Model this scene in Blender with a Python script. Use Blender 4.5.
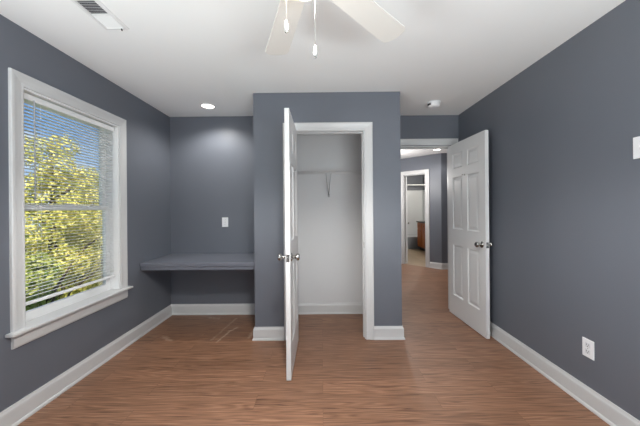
import bpy, math, random
import numpy as np
from mathutils import Vector, Matrix

for o in list(bpy.data.objects):
    bpy.data.objects.remove(o)
SC = bpy.context.scene
COL = SC.collection
rnd = random.Random(7)

# ------------------------------------------------------------------ room numbers (metres)
XL, XR = -1.864, 1.711            # left / right wall faces
YC, YA, YH = 2.806, 3.499, 3.536  # closet front, alcove back, header wall
HC = 2.44
CL, CR = -0.666, 0.786            # closet block
YR = -1.35                        # wall behind the camera
EYE = 1.2873

# ------------------------------------------------------------------ camera
def make_camera():
    cd = bpy.data.cameras.new('camera')
    cd.sensor_fit = 'HORIZONTAL'; cd.sensor_width = 36.0
    cd.lens = 284.0 * 36.0 / 640.0
    cd.shift_y = -3.98 / 640.0
    cd.clip_start = 0.02; cd.clip_end = 300
    cam = bpy.data.objects.new('camera', cd); COL.objects.link(cam)
    yaw, roll = -0.0049, -0.0084
    c, s = math.cos(yaw), math.sin(yaw)
    right0 = Vector((c, -s, 0)); fwd = Vector((s, c, 0)); up0 = Vector((0, 0, 1))
    cr, sr = math.cos(roll), math.sin(roll)
    right = right0 * cr + up0 * sr
    up = right0 * (-sr) + up0 * cr
    m = Matrix((right, up, -fwd)).transposed().to_4x4()
    m.translation = Vector((0, 0, EYE))
    cam.matrix_world = m
    SC.camera = cam
make_camera()

# ------------------------------------------------------------------ colour, exposure, world, sun
vs = SC.view_settings
vs.view_transform = 'Standard'; vs.look = 'None'; vs.gamma = 1.0; vs.use_curve_mapping = False
vs.exposure = 0.0

def lin(c):
    return tuple(((v / 255.0) / 12.92 if v / 255.0 <= 0.04045 else ((v / 255.0 + 0.055) / 1.055) ** 2.4) for v in c) + (1.0,)

def make_world():
    w = bpy.data.worlds.new('sky'); SC.world = w; w.use_nodes = True
    nt = w.node_tree; nt.nodes.clear()
    N = nt.nodes.new; L = nt.links.new
    out = N('ShaderNodeOutputWorld'); bg = N('ShaderNodeBackground')
    tc = N('ShaderNodeTexCoord'); sep = N('ShaderNodeSeparateXYZ')
    ramp = N('ShaderNodeValToRGB')
    e = ramp.color_ramp.elements
    e[0].position = 0.0; e[0].color = lin((196, 216, 236))
    e[1].position = 0.55; e[1].color = lin((52, 108, 178))
    m = e.new(0.22); m.color = lin((112, 160, 214))
    noise = N('ShaderNodeTexNoise'); noise.inputs['Scale'].default_value = 5.5; noise.inputs['Detail'].default_value = 6
    mp = N('ShaderNodeMapping'); mp.inputs['Scale'].default_value = (1, 1, 3.0)
    cr = N('ShaderNodeValToRGB'); cr.color_ramp.elements[0].position = 0.52; cr.color_ramp.elements[1].position = 0.72
    mul = N('ShaderNodeMath'); mul.operation = 'MULTIPLY'; mul.inputs[1].default_value = 0.7
    mix = N('ShaderNodeMixRGB'); mix.inputs[2].default_value = lin((232, 238, 245))
    L(tc.outputs['Generated'], sep.inputs[0]); L(sep.outputs['Z'], ramp.inputs[0])
    L(tc.outputs['Generated'], mp.inputs[0]); L(mp.outputs[0], noise.inputs['Vector'])
    L(noise.outputs['Fac'], cr.inputs[0]); L(cr.outputs[0], mul.inputs[0]); L(mul.outputs[0], mix.inputs[0])
    L(ramp.outputs[0], mix.inputs[1]); L(mix.outputs[0], bg.inputs[0])
    bg.inputs[1].default_value = 1.25
    L(bg.outputs[0], out.inputs[0])
make_world()

def add_light(name, kind, loc, energy, color=(1, 1, 1), rot=(0, 0, 0), **kw):
    ld = bpy.data.lights.new(name, kind); ld.energy = energy; ld.color = color
    for k, v in kw.items(): setattr(ld, k, v)
    o = bpy.data.objects.new(name, ld); COL.objects.link(o); o.location = loc; o.rotation_euler = rot
    return o

def sun():
    d = Vector((-0.62, 0.42, -0.70)).normalized()      # over the roof, onto the trees
    o = add_light('sun', 'SUN', (6, -6, 12), 9, (1.0, 0.95, 0.84), angle=0.01)
    o.rotation_euler = d.to_track_quat('-Z', 'Y').to_euler()
sun()
# added fill: area lamps just inside two assumed windows, behind and beside the camera;
# each window has one lamp facing in and one tilted up at the ceiling
def fill_lamp(name, loc, energy, col, towards, sx, sy):
    o = add_light(name, 'AREA', loc, energy, col, shape='RECTANGLE', size=sx, size_y=sy)
    o.rotation_euler = Vector(towards).to_track_quat('-Z', 'Z').to_euler()
fill_lamp('rear_fill_level', (0.9, YR + 0.02, 1.5), 3, (0.95, 0.985, 1.0), (0, 1, 0.0), 1.2, 1.3)
fill_lamp('rear_fill_up', (0.9, YR + 0.42, 0.95), 95, (0.93, 1.0, 1.01), (0, 0.3, 1), 1.5, 0.8)
fill_lamp('side_fill_level', (XL + 0.02, 0.15, 1.4), 2, (0.95, 0.985, 1.0), (1, 0, 0.0), 1.2, 1.3)
fill_lamp('side_fill_up', (XL + 0.36, 0.15, 0.9), 46, (0.93, 1.0, 1.01), (0.45, 0, 1), 1.4, 0.6)

# ------------------------------------------------------------------ materials
def mat(name, rgb, rough=0.5, spec=0.5, metal=0.0, bump=0.0, bscale=200.0, emis=None, estr=0.0, coat=0.0, mottle=0.0):
    m = bpy.data.materials.new(name); m.use_nodes = True
    nt = m.node_tree; b = nt.nodes['Principled BSDF']
    b.inputs['Base Color'].default_value = lin(rgb)
    b.inputs['Roughness'].default_value = rough
    b.inputs['Specular IOR Level'].default_value = spec
    b.inputs['Metallic'].default_value = metal
    b.inputs['Coat Weight'].default_value = coat
    if emis:
        b.inputs['Emission Color'].default_value = lin(emis); b.inputs['Emission Strength'].default_value = estr
    tc = nt.nodes.new('ShaderNodeTexCoord')
    if bump:
        n = nt.nodes.new('ShaderNodeTexNoise'); n.inputs['Scale'].default_value = bscale; n.inputs['Detail'].default_value = 2
        bp = nt.nodes.new('ShaderNodeBump'); bp.inputs['Strength'].default_value = bump; bp.inputs['Distance'].default_value = 0.002
        nt.links.new(tc.outputs['Object'], n.inputs['Vector']); nt.links.new(n.outputs['Fac'], bp.inputs['Height'])
        nt.links.new(bp.outputs[0], b.inputs['Normal'])
    if mottle:
        n = nt.nodes.new('ShaderNodeTexNoise'); n.inputs['Scale'].default_value = 3.0; n.inputs['Detail'].default_value = 3
        hs = nt.nodes.new('ShaderNodeHueSaturation'); hs.inputs['Color'].default_value = lin(rgb)
        mr = nt.nodes.new('ShaderNodeMapRange'); mr.inputs[3].default_value = 1 - mottle; mr.inputs[4].default_value = 1 + mottle
        nt.links.new(tc.outputs['Object'], n.inputs['Vector']); nt.links.new(n.outputs['Fac'], mr.inputs[0])
        nt.links.new(mr.outputs[0], hs.inputs['Value']); nt.links.new(hs.outputs[0], b.inputs['Base Color'])
    return m

M = {}
M['wall'] = mat('grey_blue_wall_paint', (106, 110, 119), 0.42, 0.45, mottle=0.03)
M['ceiling'] = mat('white_ceiling_paint', (242, 242, 242), 0.9, 0.2)
M['closet'] = mat('white_closet_paint', (220, 220, 221), 0.7, 0.3)
M['trim'] = mat('white_gloss_trim', (208, 208, 208), 0.35, 0.5)
M['door'] = mat('white_door_paint', (222, 222, 222), 0.4, 0.5)
M['desk'] = mat('grey_desk_paint', (111, 114, 124), 0.35, 0.5, bump=0.05)
M['vinyl'] = mat('white_vinyl', (238, 238, 238), 0.4, 0.5)
M['slat'] = mat('white_blind_slat', (235, 235, 233), 0.5, 0.4)
M['wire'] = mat('white_coated_wire', (222, 222, 222), 0.4, 0.5)
M['brace'] = mat('shaded_brace_wire', (168, 168, 168), 0.45, 0.5)  # shelf wire in a darker grey, the brace's shade put into the colour
M['chain'] = mat('dull_steel_chain', (150, 148, 144), 0.4, 0.5, metal=0.7)
M['chrome'] = mat('satin_nickel', (186, 184, 180), 0.22, 0.5, metal=1.0)
M['plate'] = mat('white_plastic_plate', (240, 240, 242), 0.35, 0.5)
M['slot'] = mat('dark_slot', (40, 40, 42), 0.6, 0.3)
M['outlet'] = mat('white_receptacle', (222, 222, 226), 0.4, 0.5)
M['blade'] = mat('white_fan_blade', (222, 219, 214), 0.5, 0.4)
M['globe'] = mat('frosted_lit_globe', (255, 246, 230), 0.5, 0.3, emis=(255, 242, 224), estr=8.0)
M['lens'] = mat('lit_downlight_lens', (255, 255, 255), 0.5, 0.3, emis=(255, 250, 242), estr=6.0)
M['ventwhite'] = mat('white_vent_enamel', (228, 228, 228), 0.45, 0.4)
M['ventdark'] = mat('dark_duct', (62, 62, 70), 0.8, 0.2)
M['vanity'] = mat('orange_oak', (200, 116, 54), 0.4, 0.4, mottle=0.15)
M['counter'] = mat('dark_counter', (52, 42, 40), 0.3, 0.5)
M['tub'] = mat('white_tub_acrylic', (214, 216, 218), 0.3, 0.5)
M['tubapron'] = mat('grey_tub_apron', (150, 156, 162), 0.4, 0.5)
M['bark'] = mat('tree_bark', (82, 68, 54), 0.9, 0.2, bump=0.5, bscale=30)
M['grass'] = mat('lawn', (96, 118, 56), 0.95, 0.1, mottle=0.2)

def leaf_mat(name, a, b_):
    m = mat(name, a, 0.55, 0.35)
    nt = m.node_tree; b = nt.nodes['Principled BSDF']
    geo = nt.nodes.new('ShaderNodeNewGeometry'); ramp = nt.nodes.new('ShaderNodeValToRGB')
    ramp.color_ramp.elements[0].color = lin(a); ramp.color_ramp.elements[1].color = lin(b_)
    nt.links.new(geo.outputs['Random Per Island'], ramp.inputs[0]); nt.links.new(ramp.outputs[0], b.inputs['Base Color'])
    tr = nt.nodes.new('ShaderNodeBsdfTranslucent'); ad = nt.nodes.new('ShaderNodeMixShader'); ad.inputs[0].default_value = 0.3
    nt.links.new(ramp.outputs[0], tr.inputs[0])
    out = nt.nodes['Material Output']
    nt.links.new(b.outputs[0], ad.inputs[1]); nt.links.new(tr.outputs[0], ad.inputs[2]); nt.links.new(ad.outputs[0], out.inputs[0])
    return m
M['leafy'] = leaf_mat('yellowing_leaves', (156, 162, 70), (246, 230, 138))
M['leafg'] = leaf_mat('green_leaves', (92, 118, 50), (206, 206, 120))

def glass_mat():
    m = bpy.data.materials.new('window_glass'); m.use_nodes = True
    nt = m.node_tree; nt.nodes.clear()
    o = nt.nodes.new('ShaderNodeOutputMaterial'); t = nt.nodes.new('ShaderNodeBsdfTransparent'); g = nt.nodes.new('ShaderNodeBsdfGlossy')
    g.inputs['Roughness'].default_value = 0.02
    f = nt.nodes.new('ShaderNodeFresnel'); f.inputs['IOR'].default_value = 1.25
    x = nt.nodes.new('ShaderNodeMixShader')
    t.inputs[0].default_value = (0.97, 0.98, 0.98, 1)
    nt.links.new(f.outputs[0], x.inputs[0]); nt.links.new(t.outputs[0], x.inputs[1]); nt.links.new(g.outputs[0], x.inputs[2]); nt.links.new(x.outputs[0], o.inputs[0])
    return m
M['glass'] = glass_mat()

def floor_mat():
    m = bpy.data.materials.new('red_brown_plank_laminate'); m.use_nodes = True
    nt = m.node_tree; b = nt.nodes['Principled BSDF']; N = nt.nodes.new; L = nt.links.new
    tc = N('ShaderNodeTexCoord')
    brick = N('ShaderNodeTexBrick')
    brick.offset = 0.37; brick.offset_frequency = 2
    brick.inputs['Scale'].default_value = 1.0
    brick.inputs['Mortar Size'].default_value = 0.0012; brick.inputs['Mortar Smooth'].default_value = 0.3
    brick.inputs['Brick Width'].default_value = 1.22; brick.inputs['Row Height'].default_value = 0.152
    brick.inputs['Color1'].default_value = (0, 0, 0, 1); brick.inputs['Color2'].default_value = (1, 1, 1, 1); brick.inputs['Mortar'].default_value = (0.5, 0.5, 0.5, 1)
    L(tc.outputs['Object'], brick.inputs['Vector'])
    # each plank slides its own piece of grain
    mulv = N('ShaderNodeVectorMath'); mulv.operation = 'MULTIPLY'; mulv.inputs[1].default_value = (7.3, 3.1, 0)
    addv = N('ShaderNodeVectorMath'); addv.operation = 'ADD'
    L(brick.outputs['Color'], mulv.inputs[0]); L(tc.outputs['Object'], addv.inputs[0]); L(mulv.outputs[0], addv.inputs[1])
    mp = N('ShaderNodeMapping'); mp.inputs['Scale'].default_value = (1.1, 46, 1); L(addv.outputs[0], mp.inputs[0])
    n1 = N('ShaderNodeTexNoise'); n1.inputs['Scale'].default_value = 1.6; n1.inputs['Detail'].default_value = 7; n1.inputs['Roughness'].default_value = 0.62; n1.inputs['Distortion'].default_value = 0.15
    L(mp.outputs[0], n1.inputs['Vector'])
    mp2 = N('ShaderNodeMapping'); mp2.inputs['Scale'].default_value = (3.2, 190, 1); L(addv.outputs[0], mp2.inputs[0])
    n2 = N('ShaderNodeTexNoise'); n2.inputs['Scale'].default_value = 1.5; n2.inputs['Detail'].default_value = 4
    L(mp2.outputs[0], n2.inputs['Vector'])
    # cathedral figure
    mp3 = N('ShaderNodeMapping'); mp3.inputs['Scale'].default_value = (1.0, 15, 1); L(addv.outputs[0], mp3.inputs[0])
    n3 = N('ShaderNodeTexNoise'); n3.inputs['Scale'].default_value = 1.0; n3.inputs['Detail'].default_value = 1.5
    L(mp3.outputs[0], n3.inputs['Vector'])
    mm = N('ShaderNodeMath'); mm.operation = 'MULTIPLY'; mm.inputs[1].default_value = 75; L(n3.outputs['Fac'], mm.inputs[0])
    sn = N('ShaderNodeMath'); sn.operation = 'SINE'; L(mm.outputs[0], sn.inputs[0])
    r3 = N('ShaderNodeMapRange'); r3.inputs[1].default_value = -1; r3.inputs[2].default_value = 1; L(sn.outputs[0], r3.inputs[0])
    mixg = N('ShaderNodeMixRGB'); mixg.inputs[0].default_value = 0.5; L(n1.outputs['Fac'], mixg.inputs[1]); L(n2.outputs['Fac'], mixg.inputs[2])
    mixh = N('ShaderNodeMixRGB'); mixh.inputs[0].default_value = 0.10; L(mixg.outputs[0], mixh.inputs[1]); L(r3.outputs[0], mixh.inputs[2])
    ramp = N('ShaderNodeValToRGB'); e = ramp.color_ramp.elements
    e[0].position = 0.345; e[0].color = lin((80, 54, 39)); e[1].position = 0.70; e[1].color = lin((182, 143, 116))
    k = e.new(0.46); k.color = lin((136, 98, 75)); k = e.new(0.54); k.color = lin((150, 109, 84))
    L(mixh.outputs[0], ramp.inputs[0])
    hs = N('ShaderNodeHueSaturation'); L(ramp.outputs[0], hs.inputs['Color'])
    mr = N('ShaderNodeMapRange'); mr.inputs[3].default_value = 0.88; mr.inputs[4].default_value = 1.08; L(brick.outputs['Color'], mr.inputs[0]); L(mr.outputs[0], hs.inputs['Value'])
    seam = N('ShaderNodeMixRGB'); seam.inputs[2].default_value = lin((70, 42, 30)); L(hs.outputs[0], seam.inputs[1])
    sf = N('ShaderNodeMath'); sf.operation = 'MULTIPLY'; sf.inputs[1].default_value = 0.45; L(brick.outputs['Fac'], sf.inputs[0]); L(sf.outputs[0], seam.inputs[0])
    col = seam
    # pale scuffs left on the boards in front of the alcove
    sep = N('ShaderNodeSeparateXYZ'); L(tc.outputs['Object'], sep.inputs[0])
    nz = N('ShaderNodeTexNoise'); nz.inputs['Scale'].default_value = 28; nz.inputs['Detail'].default_value = 4; L(tc.outputs['Object'], nz.inputs['Vector'])
    def math_(op, a, b2=None, clamp=False):
        n = N('ShaderNodeMath'); n.operation = op; n.use_clamp = clamp
        for i, v in enumerate((a, b2)):
            if v is None: continue
            if isinstance(v, (int, float)): n.inputs[i].default_value = v
            else: L(v, n.inputs[i])
        return n.outputs[0]
    total = None
    for (ax, ay, bx, by, wdt, amt) in SCUFFS:
        dx, dy = bx - ax, by - ay; L2 = dx * dx + dy * dy
        px = math_('SUBTRACT', sep.outputs['X'], ax); py = math_('SUBTRACT', sep.outputs['Y'], ay)
        t = math_('DIVIDE', math_('ADD', math_('MULTIPLY', px, dx), math_('MULTIPLY', py, dy)), L2, True)
        ex = math_('SUBTRACT', px, math_('MULTIPLY', t, dx)); ey = math_('SUBTRACT', py, math_('MULTIPLY', t, dy))
        d = math_('SQRT', math_('ADD', math_('MULTIPLY', ex, ex), math_('MULTIPLY', ey, ey)))
        d = math_('ADD', d, math_('MULTIPLY', math_('SUBTRACT', nz.outputs['Fac'], 0.5), wdt * 3.5))
        f = math_('MULTIPLY', math_('SUBTRACT', 1.0, math_('DIVIDE', d, wdt), True), amt)
        total = f if total is None else math_('MAXIMUM', total, f)
    sc = N('ShaderNodeMixRGB'); sc.inputs[2].default_value = lin((206, 180, 158)); L(total, sc.inputs[0]); L(col.outputs[0], sc.inputs[1])
    L(sc.outputs[0], b.inputs['Base Color'])
    b.inputs['Roughness'].default_value = 0.42; b.inputs['Specular IOR Level'].default_value = 0.45
    bp = N('ShaderNodeBump'); bp.inputs['Strength'].default_value = 0.12; bp.inputs['Distance'].default_value = 0.002
    L(mixh.outputs[0], bp.inputs['Height']); L(bp.outputs[0], b.inputs['Normal'])
    return m
SCUFFS = [(-1.02, 3.36, -1.10, 2.80, 0.016, 0.42), (-0.98, 3.02, -1.03, 2.76, 0.014, 0.85), (-0.93, 3.10, -0.99, 3.00, 0.02, 0.7),
          (-0.72, 3.10, -0.74, 2.86, 0.03, 0.4), (-1.62, 2.88, -1.50, 2.80, 0.03, 0.45), (-1.34, 3.38, -1.22, 3.36, 0.03, 0.3)]
M['floor'] = floor_mat()

def tile_mat():
    m = bpy.data.materials.new('tan_bath_tile'); m.use_nodes = True
    nt = m.node_tree; b = nt.nodes['Principled BSDF']; N = nt.nodes.new; L = nt.links.new
    tc = N('ShaderNodeTexCoord'); br = N('ShaderNodeTexBrick'); br.offset = 0
    br.inputs['Brick Width'].default_value = 0.305; br.inputs['Row Height'].default_value = 0.305; br.inputs['Scale'].default_value = 1
    br.inputs['Mortar Size'].default_value = 0.004
    br.inputs['Color1'].default_value = lin((178, 158, 132)); br.inputs['Color2'].default_value = lin((166, 145, 119)); br.inputs['Mortar'].default_value = lin((140, 120, 98))
    L(tc.outputs['Object'], br.inputs['Vector']); L(br.outputs['Color'], b.inputs['Base Color']); b.inputs['Roughness'].default_value = 0.4
    return m
M['tile'] = tile_mat()

# ------------------------------------------------------------------ mesh helpers
class MB:
    """collects shapes that belong to ONE mesh"""
    def __init__(s): s.v = []; s.f = []; s.smooth = []
    def add(s, vs_, fs, smooth=False):
        k = len(s.v); s.v += [tuple(p) for p in vs_]
        for f in fs: s.f.append(tuple(i + k for i in f)); s.smooth.append(smooth)
        return s
    def box(s, x0, x1, y0, y1, z0, z1, mtx=None):
        p = [Vector((x, y, z)) for z in (z0, z1) for y in (y0, y1) for x in (x0, x1)]
        if mtx: p = [mtx @ q for q in p]
        return s.add(p, [(0, 2, 3, 1), (4, 5, 7, 6), (0, 1, 5, 4), (2, 6, 7, 3), (0, 4, 6, 2), (1, 3, 7, 5)])
    def lathe(s, prof, origin=(0, 0, 0), axis=(0, 0, 1), n=28, smooth=True):
        """prof: (radius, height) list along the axis"""
        a = Vector(axis).normalized(); q = Vector((0, 0, 1)).rotation_difference(a); o = Vector(origin)
        vs_ = []; fs = []
        for (r, h) in prof:
            for i in range(n):
                t = 2 * math.pi * i / n
                vs_.append(o + q @ Vector((r * math.cos(t), r * math.sin(t), h)))
        for j in range(len(prof) - 1):
            for i in range(n):
                fs.append((j * n + i, j * n + (i + 1) % n, (j + 1) * n + (i + 1) % n, (j + 1) * n + i))
        s.add(vs_, fs, smooth)
        if prof[0][0] > 1e-5: s.add(vs_[:n], [tuple(reversed(range(n)))])
        if prof[-1][0] > 1e-5: s.add(vs_[-n:], [tuple(range(n))])
        return s
    def tube(s, pts, r, n=8):
        pts = [Vector(p) for p in pts]; vs_ = []; fs = []
        for k, p in enumerate(pts):
            t = (pts[min(k + 1, len(pts) - 1)] - pts[max(k - 1, 0)]).normalized()
            a = t.orthogonal().normalized() if k == 0 else (prev - t * prev.dot(t)).normalized()
            prev = a; b = t.cross(a)
            rr = r[k] if isinstance(r, (list, tuple)) else r
            for i in range(n):
                w = 2 * math.pi * i / n
                vs_.append(p + a * (rr * math.cos(w)) + b * (rr * math.sin(w)))
        for j in range(len(pts) - 1):
            for i in range(n):
                fs.append((j * n + i, j * n + (i + 1) % n, (j + 1) * n + (i + 1) % n, (j + 1) * n + i))
        fs.append(tuple(reversed(range(n)))); fs.append(tuple(range(len(vs_) - n, len(vs_))))
        return s.add(vs_, fs, True)
    def sweep(s, path, prof, normal, segs=None):
        """mitred moulding: prof (a, b), a = offset to the left of the path in its plane, b = offset along the plane normal"""
        P = [Vector(p) for p in path]; Nn = Vector(normal).normalized(); n = len(P); rings = []
        T = [(P[i + 1] - P[i]).normalized() for i in range(n - 1)]
        for i in range(n):
            l0 = Nn.cross(T[max(i - 1, 0)]); l1 = Nn.cross(T[min(i, n - 2)])
            d = (l0 + l1); d = d / (d.dot(l1)) if d.length > 1e-6 else l1
            rings.append([P[i] + d * a + Nn * b for a, b in prof])
        k = len(prof)
        for i in (range(n - 1) if segs is None else segs):
            vs_ = rings[i] + rings[i + 1]
            fs = [(j, (j + 1) % k, k + (j + 1) % k, k + j) for j in range(k)]
            fs += [tuple(reversed(range(k))), tuple(range(k, 2 * k))]
            s.add(vs_, fs)
        return s
    def prism(s, poly, z0, z1):
        n = len(poly); vs_ = [(x, y, z0) for x, y in poly] + [(x, y, z1) for x, y in poly]
        return s.add(vs_, [tuple(reversed(range(n))), tuple(range(n, 2 * n))] + [(i, (i + 1) % n, n + (i + 1) % n, n + i) for i in range(n)])
    def build(s, name, m, parent=None, bevel=0.0, loc=None):
        me = bpy.data.meshes.new(name)
        org = Vector(loc) if loc is not None else Vector((0, 0, 0))
        me.from_pydata([Vector(p) - org for p in s.v], [], s.f); me.update()
        for p, sm in zip(me.polygons, s.smooth): p.use_smooth = sm
        import bmesh
        bm = bmesh.new(); bm.from_mesh(me); bmesh.ops.recalc_face_normals(bm, faces=bm.faces); bm.to_mesh(me); bm.free()
        me.materials.append(m)
        o = bpy.data.objects.new(name, me); COL.objects.link(o)
        if parent is not None:
            o.parent = parent
            o.matrix_parent_inverse = parent_world(parent).inverted()
        o.location = org
        if bevel:
            b = o.modifiers.new('bevel', 'BEVEL'); b.width = bevel; b.segments = 2; b.limit_method = 'ANGLE'; b.angle_limit = math.radians(40)
        return o

def parent_world(o):
    m = Matrix.LocRotScale(o.location, o.rotation_euler, o.scale)
    return (parent_world(o.parent) @ o.matrix_parent_inverse @ m) if o.parent else m

def tag(o, label, cat, group=None, kind=None):
    o['label'] = label; o['category'] = cat
    if group: o['group'] = group
    if kind: o['kind'] = kind
    return o
def empty(name, loc, label, cat, group=None, kind=None):
    o = bpy.data.objects.new(name, None); COL.objects.link(o); o.location = loc; o.empty_display_size = 0.1
    return tag(o, label, cat, group, kind)
def struct(o, label, cat):
    return tag(o, label, cat, kind='structure')
def lab(o, text): o['label'] = text; return o
def copy_tree(o, parent=None):
    c = o.copy(); COL.objects.link(c)
    if parent is not None: c.parent = parent
    for ch in list(o.children): copy_tree(ch, c)
    return c

# ------------------------------------------------------------------ shell: floor, ceiling, walls
SUM = 8.5                                   # the 45 degree bathroom wall runs along x + y = SUM
PX, PY = 2.52, SUM - 2.52                   # its right end, where the hall end wall starts
BX0, BX1 = 1.911, 2.277                     # bathroom door opening along that wall (x)
HXR = 3.7                                   # hall right limit
f = MB().prism([(XL - .1, YR - .1), (HXR, YR - .1), (HXR, PY), (PX, PY), (0.68, SUM - 0.68), (XL - .1, SUM - 0.68)], -0.12, 0.0).build('floor', M['floor'])
struct(f, 'red brown wood plank floor running through room and hall', 'floor')
g = MB().prism([(PX, PY), (3.6, PY), (3.6, 9.9), (1.75, 9.9), (1.75, SUM - 1.75)], -0.12, 0.0).build('floor_bathroom', M['tile'])
struct(g, 'tan tile floor seen through the far bathroom doorway', 'floor')
c = MB().prism([(XL - .1, YR - .1), (HXR, YR - .1), (HXR, 9.9), (XL - .1, 9.9)], HC, HC + 0.1).build('ceiling', M['ceiling'])
struct(c, 'flat white painted ceiling', 'ceiling')

# left wall with the window hole
WY0, WY1, WZ0, WZ1 = 1.761, 2.612, 0.545, 2.068
w = MB()
SY0, SY1, SZ0, SZ1 = -0.45, 0.75, 0.7, 2.1       # hole for the assumed window added beside the camera
w.box(XL - .15, XL, YR - .1, SY0, 0, HC).box(XL - .15, XL, SY1, WY0, 0, HC).box(XL - .15, XL, SY0, SY1, 0, SZ0).box(XL - .15, XL, SY0, SY1, SZ1, HC)
w.box(XL - .15, XL, WY1, YA + .12, 0, HC)
w.box(XL - .15, XL, WY0, WY1, 0, WZ0).box(XL - .15, XL, WY0, WY1, WZ1, HC)
struct(w.build('wall_left', M['wall']), 'grey blue wall holding the window', 'wall')
struct(MB().box(XR, XR + .1, YR - .1, YH, 0, HC).build('wall_right', M['wall']), 'long grey blue wall on the right with outlet and switch', 'wall')
w = MB()
RX0, RX1, RZ0, RZ1 = 0.25, 1.55, 0.7, 2.2
w.box(XL, RX0, YR - .1, YR, 0, HC).box(RX1, XR, YR - .1, YR, 0, HC).box(RX0, RX1, YR - .1, YR, 0, RZ0).box(RX0, RX1, YR - .1, YR, RZ1, HC)
struct(w.build('wall_rear', M['wall']), 'grey blue wall behind the camera', 'wall')
struct(MB().box(XL, CL + .02, YA, YA + .12, 0, HC).build('wall_alcove', M['wall']), 'grey blue back wall of the desk alcove', 'wall')

# closet block
DX0, DX1, DZ = -0.272, 0.422, 2.055          # closet door opening
w = MB()
w.box(CL, DX0 - .012, YC, YC + .09, 0, HC).box(DX1 + .012, CR, YC, YC + .09, 0, HC).box(DX0 - .012, DX1 + .012, YC, YC + .09, DZ + .012, HC)
w.box(CL, CL + .09, YC + .09, YA, 0, HC).box(CR - .09, CR, YC + .09, YA + .12, 0, HC)
struct(w.build('wall_closet', M['wall']), 'projecting grey blue closet block with the open closet', 'wall')
ix0, ix1, iy0 = CL + .09, CR - .09, YC + .09
w = MB()
w.box(ix0, ix1, YA, YA + .12, 0, HC)
w.box(ix0, ix0 + .012, iy0, YA, 0, HC).box(ix1 - .012, ix1, iy0, YA, 0, HC)
w.box(ix0 + .012, DX0 - .012, iy0, iy0 + .012, 0, HC).box(DX1 + .012, ix1 - .012, iy0, iy0 + .012, 0, HC).box(DX0 - .012, DX1 + .012, iy0, iy0 + .012, DZ + .012, HC)
struct(w.build('wall_closet_inside', M['closet']), 'white painted walls inside the closet', 'wall')

# header wall with the room doorway, then the hall
EX0, EX1, EZ = 0.86, 1.615, 2.062
w = MB()
w.box(CR, EX0, YH, YH + .11, 0, HC).box(EX1, HXR, YH, YH + .11, 0, HC).box(EX0, EX1, YH, YH + .11, EZ, HC)
struct(w.build('wall_doorway', M['wall']), 'grey blue wall above and around the room doorway', 'wall')
struct(MB().box(CR - .1, CR, YA + .12, SUM - CR, 0, HC).build('wall_hall_left', M['wall']), 'grey blue hall wall behind the closet', 'wall')
struct(MB().box(HXR - .1, HXR, YH + .11, PY, 0, HC).build('wall_hall_right', M['wall']), 'grey blue hall wall behind the open door', 'wall')
struct(MB().box(PX, HXR, PY, PY + .11, 0, HC).build('wall_hall_end', M['wall']), 'grey blue wall at the end of the hall', 'wall')
w = MB()
def angled(x0, x1, z0, z1, t0=0.0, t1=0.11):
    k = 1 / math.sqrt(2)
    pts = [(x0 + t0 * k, SUM - x0 + t0 * k), (x1 + t0 * k, SUM - x1 + t0 * k), (x1 + t1 * k, SUM - x1 + t1 * k), (x0 + t1 * k, SUM - x0 + t1 * k)]
    return pts, z0, z1
w.prism(*angled(CR, BX0, 0, HC)).prism(*angled(BX1, PX, 0, HC)).prism(*angled(BX0, BX1, 2.045, HC))
struct(w.build('wall_hall_angled', M['wall']), 'angled grey blue hall wall around the bathroom door', 'wall')
struct(MB().box(1.85, 1.95, 6.78, 9.8, 0, HC).build('wall_bathroom_left', M['wall']), 'dark grey bathroom wall on its left', 'wall')
struct(MB().box(3.5, 3.6, PY + .11, 9.8, 0, HC).build('wall_bathroom_right', M['wall']), 'dark grey bathroom wall behind the vanity', 'wall')
struct(MB().box(1.85, 3.6, 9.8, 9.9, 0, HC).build('wall_bathroom_back', M['wall']), 'dark grey bathroom wall above the bathtub', 'wall')

# ------------------------------------------------------------------ baseboards and casings
BASE = [(0, 0), (0.024, 0), (0.024, 0.008), (0.021, 0.016), (0.0155, 0.021), (0.015, 0.098), (0.0135, 0.108), (0.009, 0.116), (0.006, 0.128), (0, 0.128)]
Z = (0, 0, 1)
def base(name, path, segs, label):
    p = [(x, y, 0) for x, y in path]
    return struct(MB().sweep(p, BASE, Z, segs).build(name, M['trim']), label, 'baseboard')
loop = [(-0.3760, YC), (CL, YC), (CL, YA), (XL, YA), (XL, YR)]
base('baseboard_closet_left', loop, [0, 1], 'short white baseboard left of the closet door')
base('baseboard_alcove', loop, [2], 'white baseboard under the alcove desk')
base('baseboard_left', loop, [3], 'long white baseboard under the window')
base('baseboard_closet_right', [(CR, YH), (CR, YC), (0.509, YC)], None, 'short white baseboard right of the closet door')
base('baseboard_right', [(XR, YR), (XR, YH - .02)], None, 'long white baseboard under the outlet on the right wall')
base('baseboard_closet_inside', [(ix1 - .012, iy0 + .012), (ix1 - .012, YA), (ix0 + .012, YA), (ix0 + .012, iy0 + .012)], None, 'white baseboard inside the closet')
base('baseboard_hall', [(HXR - .1, PY), (PX, PY), (BX1 + .0635, SUM - BX1 - .0635)], None, 'white baseboard at the end of the hall')

def casing_prof(wd):
    return [(0.004, 0), (0.004, 0.010), (0.010, 0.0125), (0.022, 0.011), (wd * .55, 0.014), (wd * .78, 0.019), (wd - .004, 0.019), (wd, 0.015), (wd, 0)]
def casing(mb, a, b, zt, wd, normal, z0=0.0):
    A = Vector(a); B = Vector(b)
    mb.sweep([(A.x, A.y, z0), (A.x, A.y, zt), (B.x, B.y, zt), (B.x, B.y, z0)], casing_prof(wd), normal)
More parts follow.
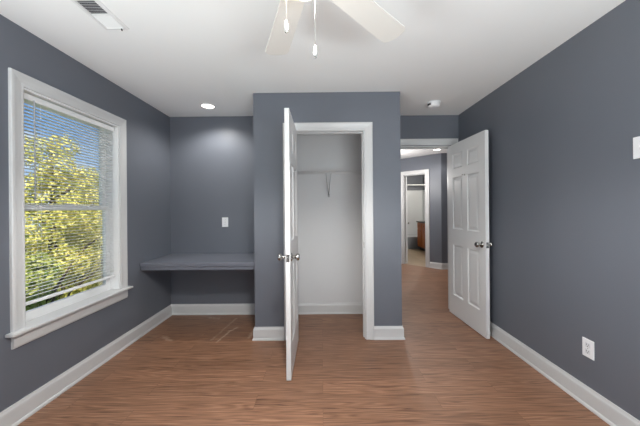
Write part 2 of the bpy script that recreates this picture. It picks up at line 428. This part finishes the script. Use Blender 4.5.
# closet: casing + jamb + stops
m_ = MB(); casing(m_, (-0.292, YC), (0.427, YC), 2.056, 0.082, (0, -1, 0))
m_.box(DX0 - .012, DX0, YC, YC + .102, 0, DZ).box(DX1, DX1 + .012, YC, YC + .102, 0, DZ).box(DX0 - .012, DX1 + .012, YC, YC + .102, DZ, DZ + .012)
m_.box(DX0, DX0 + .011, YC + .04, YC + .075, 0, DZ).box(DX1 - .011, DX1, YC + .04, YC + .075, 0, DZ).box(DX0 + .011, DX1 - .011, YC + .04, YC + .075, DZ - .011, DZ)
t1 = struct(m_.build('trim_1', M['trim']), 'white moulded casing around the closet doorway', 'door trim')
sp = MB().box(DX1 - .0015, DX1 + .001, YC + .006, YC + .034, 0.895, 0.955)
lab(sp.build('strike_plate', M['chrome'], t1), 'small metal strike plate')
# room doorway
m_ = MB(); casing(m_, (EX0 - .002, YH), (EX1 + .002, YH), EZ + .002, 0.083, (0, -1, 0))
m_.box(EX0 - .001, EX0 + .014, YH, YH + .11, 0, EZ - .014).box(EX1 - .001, EX1 + .001, YH, YH + .11, 0, EZ).box(EX0 - .001, EX1, YH, YH + .11, EZ - .014, EZ)
m_.box(EX0 + .014, EX1 - .002, YH + .05, YH + .08, EZ - .026, EZ - .014)
struct(m_.build('trim_2', M['trim']), 'white casing around the room doorway beside the open door', 'door trim')
# bathroom doorway on the angled wall
k = 1 / math.sqrt(2)
m_ = MB(); casing(m_, (BX0 - .002, SUM - BX0 + .002), (BX1 + .002, SUM - BX1 - .002), 2.045, 0.088, (-k, -k, 0))
m_.prism(*angled(BX0 - .004, BX0 + .008, 0, 2.045)).prism(*angled(BX1 - .008, BX1 + .004, 0, 2.045)).prism(*angled(BX0, BX1, 2.033, 2.045))
struct(m_.build('trim_3', M['trim']), 'white casing around the far bathroom doorway', 'door trim')

# ------------------------------------------------------------------ window
def window():
    root = empty('window_1', (XL, (WY0 + WY1) / 2, WZ0), 'white framed double hung window in the left wall', 'window', kind='structure')
    m = MB(); casing(m, (XL, 1.770), (XL, 2.608), 2.063, 0.084, (1, 0, 0), z0=0.566)
    m.build('casing', M['trim'], root)
    # jamb liner
    m = MB(); xo = XL - .15
    m.box(xo, XL, WY0, WY0 + .012, WZ0, WZ1).box(xo, XL, WY1 - .012, WY1, WZ0, WZ1).box(xo, XL, WY0 + .012, WY1 - .012, WZ1 - .012, WZ1)
    m.box(xo - .02, XL - .0795, WY0 + .012, WY1 - .012, WZ0, WZ0 + .025)
    m.build('jamb', M['vinyl'], root)
    ya, yb = 1.654, 2.722
    m = MB().prism([(XL - .079, WY0 + .001), (XL, WY0 + .001), (XL, ya), (XL + .052, ya), (XL + .052, yb), (XL, yb), (XL, WY1 - .001), (XL - .079, WY1 - .001)], 0.546, 0.566)
    m.build('sill', M['trim'], root, bevel=0.006)
    m = MB().sweep([(XL, 1.690, 0.462), (XL, 2.690, 0.462)], [(0, 0), (0, .012), (.012, .017), (.07, .019), (.084, .016), (.084, 0)], (1, 0, 0))
    m.build('apron', M['trim'], root)
    y0, y1 = WY0 + .012, WY1 - .012
    zm = 1.316
    def sash(name, x0, x1, z0, z1, rb, rt):
        st = 0.05
        s = MB().box(x0, x1, y0, y0 + st, z0, z1).box(x0, x1, y1 - st, y1, z0, z1)
        s.box(x0, x1, y0 + st, y1 - st, z0, z0 + rb).box(x0, x1, y0 + st, y1 - st, z1 - rt, z1)
        o = s.build(name, M['vinyl'], root, bevel=0.003)
        MB().box((x0 + x1) / 2 - .003, (x0 + x1) / 2 + .003, y0 + st - .004, y1 - st + .004, z0 + rb - .004, z1 - rt + .004).build('glass_pane', M['glass'], o)
        return o
    lab(sash('upper_sash', XL - .140, XL - .112, zm - .018, WZ1 - .012, 0.036, 0.022), 'upper sash')
    lo = lab(sash('lower_sash', XL - .109, XL - .081, WZ0 + .025, zm + .018, 0.055, 0.036), 'lower sash')
    MB().box(XL - .085, XL - .068, 2.14, 2.22, zm + .018, zm + .030).build('sash_lock', M['vinyl'], lo, bevel=0.003)
window()

def blind():
    xb = XL - 0.042
    y0, y1 = WY0 + .020, WY1 - .022
    root = empty('window_blind', (xb, (y0 + y1) / 2, 2.045), 'white mini blind with open slats lowered in the window', 'blind')
    MB().box(xb - .019, xb + .019, y0, y1, 2.008, 2.047).build('headrail', M['vinyl'], root, bevel=0.004)
    m = MB(); z = 1.992; hw = 0.0125; tilt = math.radians(8)
    while z > 0.722:
        prof = []
        for i in range(5):
            a = -1 + 2 * i / 4
            d = a * hw; h = 0.0022 * (1 - a * a)
            prof.append((xb + d * math.cos(tilt), z + d * math.sin(tilt) + h))
        vs_ = [(x, y, zz) for y in (y0 + .006, y1 - .006) for x, zz in prof]
        vs_ += [(x, y, zz - .0009) for (x, y, zz) in vs_]
        fs = []
        for i in range(4):
            fs += [(i, i + 1, 6 + i, 5 + i), (10 + i, 15 + i, 16 + i, 11 + i)]
        fs += [(0, 5, 15, 10), (4, 14, 19, 9)] + [(i, 10 + i, 11 + i, i + 1) for i in range(4)] + [(5 + i, 6 + i, 16 + i, 15 + i) for i in range(4)]
        m.add(vs_, fs, False); z -= 0.0225
    m.build('slats', M['slat'], root)
    MB().box(xb - .014, xb + .014, y0 + .004, y1 - .004, 0.684, 0.702).build('bottom_rail', M['vinyl'], root, bevel=0.004)
    for y in (y0 + .13, y1 - .13):
        c_ = MB()
        for dx in (-.0135, .0135): c_.tube([(xb + dx, y, 2.01), (xb + dx, y, 0.70)], 0.0007, 5)
        c_.build('ladder_cord', M['slat'], root)
    MB().tube([(xb + .024, y0 + .075, 2.015), (xb + .026, y0 + .075, 1.98), (xb + .026, y0 + .078, 1.36)], 0.0042, 8).build('tilt_wand', mat('clear_wand', (178, 182, 188), 0.25), root)
blind()

# assumed rear window (behind the camera), added to carry fill lamps: frame only
m = MB()
m.box(RX0, RX0 + .05, YR - .09, YR - .02, RZ0, RZ1).box(RX1 - .05, RX1, YR - .09, YR - .02, RZ0, RZ1)
m.box(RX0 + .05, RX1 - .05, YR - .09, YR - .02, RZ0, RZ0 + .05).box(RX0 + .05, RX1 - .05, YR - .09, YR - .02, RZ1 - .05, RZ1).box(RX0 + .05, RX1 - .05, YR - .09, YR - .02, 1.43, 1.47)
struct(m.build('added_window_2', M['vinyl']), 'assumed white window added in the wall behind the camera', 'window')

m = MB()  # unseen window frame beside the camera, added to carry the side fill
a, b = XL - .12, XL - .04
m.box(a, b, SY0, SY0 + .05, SZ0, SZ1).box(a, b, SY1 - .05, SY1, SZ0, SZ1).box(a, b, SY0 + .05, SY1 - .05, SZ0, SZ0 + .05)
m.box(a, b, SY0 + .05, SY1 - .05, SZ1 - .05, SZ1).box(a, b, SY0 + .05, SY1 - .05, 1.38, 1.42)
struct(m.build('added_window_3', M['vinyl']), 'assumed white window added in the left wall beside the camera', 'window')

# ------------------------------------------------------------------ six panel doors
def knob(parent, base_, direction, name='knob'):
    d = Vector(direction).normalized(); b = Vector(base_)
    r = lab(MB().lathe([(0.0, 0.0), (0.033, 0.0), (0.033, 0.004), (0.028, 0.009), (0.014, 0.011), (0.012, 0.013)], b, d).build('rosette', M['chrome'], parent), 'satin nickel rosette')
    lab(MB().lathe([(0.0115, 0.010), (0.0105, 0.028), (0.0155, 0.034), (0.0255, 0.041), (0.0285, 0.050), (0.0265, 0.059), (0.018, 0.066), (0.0, 0.068)], b, d).build(name, M['chrome'], r), 'satin nickel round knob')

def door(name, width, pivot, ang, label, z0=0.008, z1=2.045, rows=((0.25, 0.85), (1.04, 1.65), (1.75, 1.925)), latch=True, stile=0.108, thick=0.035, kz=0.92):
    """local x runs from hinge to latch edge, local y is the thickness; rotated by ang about z at pivot"""
    root = empty(name, pivot, label, 'door', kind='structure'); root.rotation_euler = (0, 0, ang)
    T = Matrix.Translation(Vector(pivot)) @ Matrix.Rotation(ang, 4, 'Z')
    def B(mb, nm, mm, par, **kw):
        mb.v = [tuple(T @ Vector(p)) for p in mb.v]
        return mb.build(nm, mm, par, **kw)
    h = thick / 2
    mid = 0.10; pw = (width - 2 * stile - mid) / 2
    cols = [(stile, stile + pw), (stile + pw + mid, width - stile)]
    m = MB().box(0, stile, -h, h, z0, z1).box(width - stile, width, -h, h, z0, z1)
    zs = [z0] + [v for r in rows for v in r] + [z1]
    for i in range(0, len(zs), 2): m.box(stile, width - stile, -h, h, zs[i], zs[i + 1])
    for a, b in rows: m.box(cols[0][1], cols[1][0], -h, h, a, b)
    leaf = B(m, 'leaf', M['door'], root)
    for a, b in rows:
        for c0, c1 in cols:
            p = MB()
            for sgn in (-1, 1):
                rings = []
                for ins, dep in ((0, 0), (0.006, 0.0065), (0.014, 0.0095), (0.022, 0.0095), (0.048, 0.003)):
                    y = sgn * (h - dep)
                    rings.append([(c0 + ins, y, a + ins), (c1 - ins, y, a + ins), (c1 - ins, y, b - ins), (c0 + ins, y, b - ins)])
                for q in range(len(rings) - 1):
                    p.add(rings[q] + rings[q + 1], [(j, (j + 1) % 4, 4 + (j + 1) % 4, 4 + j) for j in range(4)])
                p.add(rings[-1], [(0, 1, 2, 3)])
            B(p, 'panel', M['door'], root)
    def W(v): return T @ Vector(v)
    R3 = T.to_3x3()
    for sgn in (-1, 1): knob(root, W((width - .062, sgn * h, kz)), R3 @ Vector((0, sgn, 0)))
    if latch:
        l = B(MB().box(width - .0005, width + .0012, -.012, .012, kz - .028, kz + .028), 'latch_plate', M['chrome'], root)
        lab(l, 'small metal latch plate'); B(MB().box(width + .001, width + .010, -.006, .006, kz - .010, kz + .010), 'latch_bolt', M['chrome'], l, bevel=0.002)
    return root, B, h
# closet door: swung 90 degrees into the room
door('door_1', 0.662, (-0.2515, 2.783, 0), math.radians(-90.2), 'white six panel closet door standing open, seen almost edge on')
# room door: open against the right wall
d2, B2, h2 = door('door_2', 0.748, (1.592, 3.525, 0), math.radians(-90 + 1.9), 'white six panel room door folded back near the right wall')
hk = MB().lathe([(0.0, 0), (0.011, 0), (0.010, 0.004), (0.004, 0.006), (0.004, 0.022), (0.008, 0.026), (0.0, 0.032)], (0.375, -h2, 1.655), (0, -1, 0), n=14)
lab(B2(hk, 'coat_hook', M['chrome'], d2), 'small dark metal coat hook')
for zz in (0.25, 1.02, 1.80):
    B2(MB().lathe([(0, -.044), (0.0055, -.044), (0.0055, .044), (0, .044)], (-0.004, h2 - .002, zz), (0, 0, 1), n=10), 'hinge', M['chrome'], d2)
# bathroom door: opened inwards, almost edge on
door('door_3', 0.50, (1.985, 6.64, 0), math.atan2(1.0, 0.23), 'white bathroom door open inside the far doorway', latch=False, stile=0.09)

# ------------------------------------------------------------------ built-in desk
root = empty('built_in_desk', (-1.27, 3.2, 0.672), 'grey painted built in desk shelf spanning the alcove', 'desk')
MB().box(XL + .002, CL - .002, 2.895, YA - .002, 0.709, 0.75).build('desktop', M['desk'], root, bevel=0.005)
m = MB().box(XL + .004, CL - .004, 2.908, 2.928, 0.673, 0.709)
m.build('front_rail', M['desk'], root)
for xx in (XL + .014, CL - .034):
    MB().box(xx - .01, xx + .02, 2.93, YA - .01, 0.673, 0.709).build('cleat', M['desk'], root)

# ------------------------------------------------------------------ wire closet shelf
def wire_shelf():
    x0, x1 = ix0 + .016, ix1 - .016; z = 1.722; yf, yb = 3.205, YA - .008
    root = empty('wire_shelf', ((x0 + x1) / 2, YA, z), 'white wire closet shelf with braces on the closet back wall', 'shelf')
    m = MB(); n = int((x1 - x0) / 0.0254)
    for i in range(n + 1):
        x = x0 + (x1 - x0) * i / n
        m.tube([(x, yb, z), (x, yf, z), (x, yf, z - .028)], 0.0014, 5)
    m.build('wire_deck', M['wire'], root)
    for nm, y, zz in (('front_rail', yf - .003, z - .003), ('lower_front_rail', yf, z - .030), ('middle_rail', (yf + yb) / 2, z - .003), ('back_rail', yb, z - .003)):
        MB().tube([(x0, y, zz), (x1, y, zz)], 0.0030, 8).build(nm, M['wire'], root)
    for xc in (0.088,):
        b = MB()
        for s in (-.034, .024): b.tube([(xc + s, yf, z - .03), (xc + s * .5, (yf + yb) / 2, z - .15), (xc + .004, yb + .002, z - .262)], 0.0042, 8)
        b.box(xc - .008, xc + .016, yb, YA - .0005, z - .29, z - .25)
        lab(b.build('brace', M['brace'], root), 'diagonal shelf brace with its shade painted grey')
    for xc in (x0 + .12, x1 - .12, 0.09):
        MB().box(xc - .008, xc + .008, yb - .004, YA - .0005, z - .016, z + .008).build('wall_clip', M['wire'], root)
    for xx in (x0 - .003, x1 - .0):
        MB().box(xx, xx + .003, yf - .006, yf + .05, z - .04, z + .012).build('end_bracket', M['wire'], root)
wire_shelf()

# ------------------------------------------------------------------ plates on the walls
def plate(name, pos, facing, label, cat, kind, wd=0.076, ht=0.118):
    """facing: outward unit vector; built around pos"""
    n = Vector(facing); side = Vector((0, 0, 1)).cross(n); p = Vector(pos)
    T = Matrix((side, n, Vector((0, 0, 1)))).transposed().to_4x4(); T.translation = p
    def B(mb, nm, mm, par, **kw):
        mb.v = [tuple(T @ Vector(q)) for q in mb.v]; return mb.build(nm, mm, par, **kw)
    root = empty(name, pos, label, cat)
    B(MB().box(-wd / 2, wd / 2, 0.0005, 0.006, -ht / 2, ht / 2), 'cover_plate', M['plate'], root, bevel=0.0025)
    if kind == 'outlet':
        for zc in (-.021, .021):
            s = B(MB().box(-.017, .017, .006, .0085, zc - .0145, zc + .0145), 'receptacle', M['outlet'], root, bevel=0.003)
            sl = MB().box(-.008, -.0055, .0085, .0092, zc - .002, zc + .008).box(.0055, .008, .0085, .0092, zc - .001, zc + .007)
            sl.lathe([(0, 0), (.0028, 0), (.0028, .0007), (0, .0007)], (0, .0085, zc - .008), (0, 1, 0), n=10)
            lab(B(sl, 'slots', M['slot'], s), 'dark outlet slots')
        B(MB().lathe([(0, 0), (.003, 0), (.0025, .001), (0, .0012)], (0, .006, 0), (0, 1, 0), n=10), 'screw', M['chrome'], root)
    else:
        s = B(MB().box(-.006, .006, .006, .0072, -.013, .013), 'toggle_slot', M['outlet'], root)
        B(MB().box(-.0045, .0045, .0072, .017, .000, .010), 'toggle', M['plate'], s, bevel=0.002)
        for zc in (-.03, .03):
            B(MB().lathe([(0, 0), (.003, 0), (.0025, .001), (0, .0012)], (0, .006, zc), (0, 1, 0), n=10), 'screw', M['chrome'], root)
    return root
plate('light_switch', (-1.188, YA, 1.135), (0, -1, 0), 'white light switch on the alcove wall above the desk', 'light switch', 'switch')
plate('light_switch', (XR, 1.522, 1.604), (-1, 0, 0), 'white light switch high on the right wall at the photo edge', 'light switch', 'switch', wd=0.078)
plate('wall_outlet', (XR, 1.834, 0.377), (-1, 0, 0), 'white double wall outlet low on the right wall above the baseboard', 'outlet', 'outlet', wd=0.080)

# ------------------------------------------------------------------ ceiling vent, downlights, smoke detector
def vent():
    x0, x1, y0, y1 = -1.356, -1.206, 1.515, 1.795
    root = empty('ceiling_vent', ((x0 + x1) / 2, (y0 + y1) / 2, HC), 'white louvred ceiling vent near the window wall', 'vent')
    z0, z1 = HC - .010, HC - .0005
    fr = .024
    prof = [(0, 0.0005), (0, .003), (.006, .010), (.020, .011), (fr, .006), (fr, 0.0005)]
    # frame as mitred sweep seen from below (normal points down)
    m = MB()
    def ring(ins, dz): return [(x0 + ins, y0 + ins, HC - dz), (x1 - ins, y0 + ins, HC - dz), (x1 - ins, y1 - ins, HC - dz), (x0 + ins, y1 - ins, HC - dz)]
    rr = [ring(a, b) for a, b in prof]
    for q in range(len(rr)):
        a, b = rr[q], rr[(q + 1) % len(rr)]
        m.add(a + b, [(j, (j + 1) % 4, 4 + (j + 1) % 4, 4 + j) for j in range(4)])
    m.build('vent_frame', M['ventwhite'], root)
    ym = (y0 + y1) / 2
    MB().box(x0 + fr, x1 - fr, ym - .004, ym + .004, z0, z1).build('divider', M['ventwhite'], root)
    lab(MB().box(x0 + fr, x1 - fr, y0 + fr, y1 - fr, HC - .0012, HC - .0003).build('duct_opening', M['ventdark'], root), 'dark duct opening')
    for ya, yb, sg in ((y0 + fr, ym - .004, 1), (ym + .004, y1 - fr, -1)):
        m = MB(); n = 9
        for i in range(n):
            y = ya + (yb - ya) * (i + .5) / n
            T = Matrix.Translation((0, y, HC - .0055)) @ Matrix.Rotation(math.radians(40 if sg > 0 else -28), 4, 'X')
            q = .0055 if sg > 0 else .0040
            m.box(x0 + fr, x1 - fr, -q, q, -.0005, .0005, T)
        m.build('louvres', M['ventwhite'], root)
    lab(MB().tube([(x1 - fr - .015, y1 - .018, HC - .010), (x1 - fr - .013, y1 - .016, HC - .022)], 0.0035, 8).build('lever', M['slot'], root), 'small dark damper lever')
vent()

def downlight(x, y, label, r=0.084):
    root = empty('recessed_light', (x, y, HC), label, 'ceiling light', 'recessed ceiling lights')
    MB().lathe([(r * .78, -.002), (r * .80, -.007), (r * .93, -.008), (r, -.003), (r, -.0005), (r * .78, -.0005)], (x, y, HC), n=36).build('trim_ring', M['ventwhite'], root)
    lab(MB().lathe([(0, -.0045), (r * .5, -.0045), (r * .78, -.003), (r * .78, -.001), (0, -.001)], (x, y, HC), n=36).build('lit_lens', M['lens'], root), 'glowing white lens')
    return root
downlight(-1.248, 3.14, 'lit round recessed light in the alcove ceiling above the desk')
downlight(2.286, 5.60, 'lit round recessed light in the hall ceiling past the doorway')
add_light('alcove_downlight_beam', 'SPOT', (-1.248, 3.14, HC - .012), 48, (1, 0.98, 0.93), (0, 0, 0), spot_size=math.radians(150), spot_blend=0.6, shadow_soft_size=0.06)
add_light('hall_downlight_beam', 'SPOT', (2.286, 5.60, HC - .012), 22, (1, 0.96, 0.9), (0, 0, 0), spot_size=math.radians(160), spot_blend=0.6, shadow_soft_size=0.06)
add_light('hall_fill', 'POINT', (1.15, 5.6, HC - .6), 52, (1, 0.97, 0.93), shadow_soft_size=0.1)  # unseen fill added to light the hall, no fixture hangs here
add_light('bathroom_vanity_lamp', 'POINT', (3.25, 8.2, 2.0), 42, (1, 0.95, 0.84), shadow_soft_size=0.08)

def smoke():
    x, y = 1.238, 3.11
    root = empty('smoke_detector', (x, y, HC), 'round white smoke detector on the ceiling by the doorway', 'smoke detector')
    MB().lathe([(0, -.0005), (.070, -.0005), (.070, -.009), (.066, -.012), (0, -.012)], (x, y, HC), n=36).build('mounting_base', M['plate'], root)
    MB().lathe([(.060, -.012), (.063, -.040), (.057, -.050), (.030, -.055), (0, -.055)], (x, y, HC), n=36).build('housing', M['plate'], root)
    m = MB()  # small dark blocks along one side of the housing
    for i in range(5):
        a = math.radians(172 + i * 11)
        T = Matrix.Translation((x, y, HC - .027)) @ Matrix.Rotation(a, 4, 'Z')
        m.box(.0575, .0632, -.0045, .0045, -.010, .010, T)
    lab(m.build('dark_blocks', M['slot'], root), 'dark blocks on one side')
    lab(MB().lathe([(0, -.0545), (.004, -.0545), (.003, -.0575), (0, -.0575)], (x + .02, y - .02, HC), n=12).build('test_button', M['outlet'], root), 'test button')
smoke()

# ------------------------------------------------------------------ ceiling fan
def fan():
    hx, hy = -0.053, 1.022; zb = 2.175
    root = empty('ceiling_fan', (hx, hy, HC), 'white ceiling fan with lit globe and two pull chains', 'ceiling fan')
    MB().lathe([(0, -.0005), (.075, -.0005), (.075, -.02), (.055, -.06), (.03, -.075)], (hx, hy, HC), n=36).build('canopy', M['ventwhite'], root)
    MB().lathe([(.03, -.075), (.05, -.085), (.10, -.10), (.115, -.13), (.115, -.20), (.10, -.225), (.06, -.24), (.0, -.24)], (hx, hy, HC), n=36).build('motor_housing', M['ventwhite'], root)
    MB().lathe([(.0, -.24), (.055, -.24), (.062, -.26), (.062, -.268), (.050, -.275), (0, -.275)], (hx, hy, HC), n=32).build('switch_housing', M['ventwhite'], root)
    lab(MB().lathe([(.046, -.275), (.068, -.280), (.080, -.294), (.084, -.316), (.077, -.342), (.056, -.361), (.03, -.370), (0, -.372)], (hx, hy, HC), n=36).build('light_globe', M['globe'], root), 'glowing frosted glass globe')
    # the bulbs behind the bowl throw most of their light down and outwards
    add_light('fan_lamp_beam', 'SPOT', (hx, hy, HC - .380), 135, (1.0, 0.975, 0.93), (0, 0, 0), spot_size=math.radians(156), spot_blend=0.35, shadow_soft_size=0.09)
    for i in range(5):
        a = math.radians(90 + 18.2 - 63.0 * i) if i < 2 else math.radians(90 + 18.2 - 63.0 - (360 - 63.0) / 4 * (i - 1))
        T = Matrix.Translation((hx, hy, zb)) @ Matrix.Rotation(a, 4, 'Z') @ Matrix.Rotation(math.radians(-8), 4, 'X')
        outline = []
        r0, r1, w0, w1 = 0.19, 0.640, 0.052, 0.066
        outline += [(r0, -w0), (r1 - .035, -w1)]
        for q in range(9):
            t = -math.pi / 2 + math.pi * q / 8
            outline.append((r1 - .035 + .035 * math.cos(t), w1 * math.sin(t) if abs(math.sin(t)) < .999 else w1 * math.sin(t)))
        outline += [(r1 - .035, w1), (r0, w0)]
        n = len(outline)
        vs_ = [T @ Vector((x, y, .003)) for x, y in outline] + [T @ Vector((x, y, -.003)) for x, y in outline]
        b = MB().add(vs_, [tuple(range(n)), tuple(reversed(range(n, 2 * n)))] + [(j, n + j, n + (j + 1) % n, (j + 1) % n) for j in range(n)])
        bo = b.build('blade', M['blade'], root)
        ar = MB().box(.10, .24, -.018, .018, .0035, .009, T).box(.21, .27, -.04, .04, .0035, .008, T)
        ar.build('blade_arm', M['ventwhite'], bo, bevel=0.002)
    for (px, py, z1) in ((-.119, 1.0, 1.912), (-.017, 1.0, 1.822)):
        c_ = MB().tube([(hx + (px - hx) * 1.0, hy + (py - hy) * 1.0, 2.155), (px, py, 2.10), (px, py, z1 + .04)], 0.0010, 6)
        ch = c_.build('pull_chain', M['chain'], root)
        fb = MB().lathe([(.0, .042), (.0025, .041), (.0055, .028), (.0078, .014), (.0068, .006), (.004, .003), (0, .003)], (px, py, z1), n=16).build('fob', mat('white_fob', (186, 186, 184), 0.4), ch)
        lab(MB().lathe([(0, .003), (.0042, .003), (.0042, -.002), (0, -.003)], (px, py, z1), n=12).build('fob_tip', M['chrome'], fb), 'metal fob tip')
fan()

# ------------------------------------------------------------------ bathroom seen through the doorway
def bath():
    y0, y1, x0, x1 = 9.0, 9.79, 1.96, 3.49
    root = empty('bathtub', ((x0 + x1) / 2, y0, 0), 'white bathtub with grey front in the far bathroom', 'bathtub')
    m = MB()
    m.box(x0, x1, y0 + .02, y0 + .08, .34, .385).box(x0, x1, y1 - .06, y1, .34, .385).box(x0, x0 + .09, y0 + .08, y1 - .06, .34, .385).box(x1 - .09, x1, y0 + .08, y1 - .06, .34, .385)
    m.build('rim', M['tub'], root, bevel=0.01)
    m = MB(); ra = [(x0 + .09, y0 + .08, .35), (x1 - .09, y0 + .08, .35), (x1 - .09, y1 - .06, .35), (x0 + .09, y1 - .06, .35)]
    rb = [(x0 + .2, y0 + .14, .08), (x1 - .2, y0 + .14, .08), (x1 - .2, y1 - .12, .08), (x0 + .2, y1 - .12, .08)]
    m.add(ra + rb, [(j, (j + 1) % 4, 4 + (j + 1) % 4, 4 + j) for j in range(4)] + [(4, 5, 6, 7)]); m.build('basin', M['tub'], root)
    lab(MB().box(x0, x1, y0, y0 + .02, 0, .372).build('front_apron', M['tubapron'], root, bevel=0.006), 'grey tub front')
    m = MB().box(x0, x1, y1 - .014, y1, .39, 1.90).box(x1 - .014, x1, y0 + .02, y1 - .014, .39, 1.90).box(x0, x0 + .014, y0 + .02, y1 - .014, .39, 1.90)
    tag(m.build('tub_surround', M['tub'], bevel=0.004), 'white shower wall panels above the far bathtub', 'shower surround')
    r = empty('shower_rod', (2.7, 9.06, 2.03), 'thin metal shower curtain rod above the far bathtub', 'shower rod')
    MB().tube([(1.952, 9.06, 2.03), (3.498, 9.06, 2.03)], 0.0135, 12).build('rod', M['wire'], r)
    for xx, s in ((1.9505, 1), (3.4995, -1)):
        MB().lathe([(0, 0), (.03, 0), (.028, .01), (.015, .014), (0, .014)], (xx, 9.06, 2.03), (s, 0, 0), n=18).build('end_flange', M['wire'], r)
    # vanity
    vx, va, vb = 3.0, 7.75, 8.93
    root = empty('bathroom_vanity', (3.25, 8.34, 0), 'orange oak bathroom vanity with dark counter beyond the hall', 'vanity')
    MB().box(vx + .02, 3.498, va, vb, 0.10, 0.85).build('cabinet_body', M['vanity'], root)
    lab(MB().box(vx + .08, 3.49, va + .01, vb - .01, 0, 0.10).build('toe_kick', M['counter'], root), 'dark toe kick')
    lab(MB().box(vx - .02, 3.498, va - .02, vb + .02, 0.85, 0.885).build('countertop', M['counter'], root, bevel=0.004), 'dark countertop')
    n = 3; st = (vb - va) / n
    for i in range(n):
        a, b = va + i * st + .02, va + (i + 1) * st - .02
        d = MB().box(vx, vx + .02, a, b, .67, .82).build('drawer_front', M['vanity'], root, bevel=0.004)
        lab(MB().lathe([(0, 0), (.006, 0), (.006, .014), (.014, .02), (.010, .027), (0, .028)], (vx, (a + b) / 2, .745), (-1, 0, 0), n=14).build('pull', M['chrome'], d), 'metal pull')
        d = MB().box(vx, vx + .02, a, b, .13, .64)
        dd = d.build('cabinet_door', M['vanity'], root, bevel=0.004)
        MB().box(vx - .006, vx, a + .06, b - .06, .19, .58).build('raised_panel', M['vanity'], dd, bevel=0.005)
        lab(MB().lathe([(0, 0), (.006, 0), (.006, .014), (.014, .02), (.010, .027), (0, .028)], (vx, a + .03, .60), (-1, 0, 0), n=14).build('pull', M['chrome'], dd), 'metal pull')
bath()

# ------------------------------------------------------------------ outside: lawn and trees
lw = MB().prism([(-60, -30), (XL - .3, -30), (XL - .3, 60), (-60, 60)], -3.4, -3.2).build('ground', M['grass'])
struct(lw, 'green lawn far below the window', 'lawn')

def tree(x, y, zt, r, label, leafm, n, seed, leaf=0.16, zbot=-2.8, group='trees outside the window'):
    R = np.random.RandomState(seed)
    root = empty('tree', (x, y, -3.2), label, 'tree')
    base_z = -3.2; h = zt - base_z
    tr = MB().tube([(x, y, base_z), (x + .05, y - .04, base_z + h * .35), (x - .03, y + .05, base_z + h * .7), (x, y, base_z + h * .93)], [.16, .12, .07, .02], 10)
    tr.build('trunk', M['bark'], root)
    br = MB()
    for i in range(12):
        a = R.uniform(0, 2 * math.pi); zz = base_z + h * R.uniform(.25, .8); q = r * R.uniform(.5, .8)
        br.tube([(x, y, zz), (x + q * .5 * math.cos(a), y + q * .5 * math.sin(a), zz + .3), (x + q * math.cos(a), y + q * math.sin(a), zz + .8)], [.045, .03, .01], 6)
    br.build('branches', M['bark'], root)
    # clumps of leaves on an uneven crown
    nc = 70
    cs = []
    zc = (zt + zbot) / 2; hz = (zt - zbot) / 2
    while len(cs) < nc:
        p = R.uniform(-1, 1, 3)
        d = np.linalg.norm(p)
        if d > 1 or d < 0.35: continue
        k_ = 1.0 if p[2] < 0.2 else (1 - 0.45 * (p[2] - .2) / .8)
        cs.append((x + p[0] * r * k_, y + p[1] * r * k_, zc + p[2] * hz))
    cs = np.array(cs)
    idx = R.randint(0, nc, n)
    g_ = R.normal(0, 1, (n, 3)); g_ /= np.linalg.norm(g_, axis=1)[:, None]
    cr_ = R.uniform(.35, .62, nc)[idx] * r * 0.55
    P = cs[idx] + g_ * (cr_ * R.uniform(.55, 1.0, n))[:, None]
    nrm = g_ + R.normal(0, .55, (n, 3)) + np.array([0, 0, .35]); nrm /= np.linalg.norm(nrm, axis=1)[:, None]
    t = np.cross(nrm, R.normal(0, 1, (n, 3))); t /= np.linalg.norm(t, axis=1)[:, None]
    b = np.cross(nrm, t)
    s = (leaf * R.uniform(.6, 1.25, n))[:, None]
    # pointed leaf folded along its midrib: 6 vertices, 4 faces
    v = np.stack([P - t * s * .5, P - t * s * .08 + b * s * .27 + nrm * s * .07, P + t * s * .5 - nrm * s * .08, P - t * s * .08 - b * s * .27 + nrm * s * .07], axis=1).reshape(-1, 3)
    me = bpy.data.meshes.new('foliage')
    f_ = (np.arange(n) * 4)[:, None]
    faces = np.concatenate([np.concatenate([f_, f_ + 1, f_ + 2], 1), np.concatenate([f_, f_ + 2, f_ + 3], 1)])
    me.from_pydata(v.tolist(), [], faces.tolist()); me.update(); me.materials.append(leafm)
    o = bpy.data.objects.new('foliage', me); COL.objects.link(o); o.parent = root; o.matrix_parent_inverse = Matrix.Translation((-x, -y, 3.2))
tree(-7.0, 7.35, 3.3, 1.5, 'tall yellowing tree in the left half of the window view', M['leafy'], 20000, 1, leaf=0.10)
tree(-8.5, 11.0, 2.85, 1.9, 'broad yellow green tree at the right of the window view', M['leafy'], 20000, 2, leaf=0.12)
tree(-11.5, 13.2, 2.9, 1.7, 'farther green tree showing between the two yellow trees', M['leafg'], 12000, 3, leaf=0.15)
tree(-4.4, 4.2, 0.5, 0.9, 'low green bush close below the window', M['leafg'], 14000, 4, leaf=0.08, zbot=-2.4)
tree(-4.3, 6.25, 0.1, 0.75, 'small green bush at the lower right of the window view', M['leafg'], 12000, 5, leaf=0.08, zbot=-2.4)
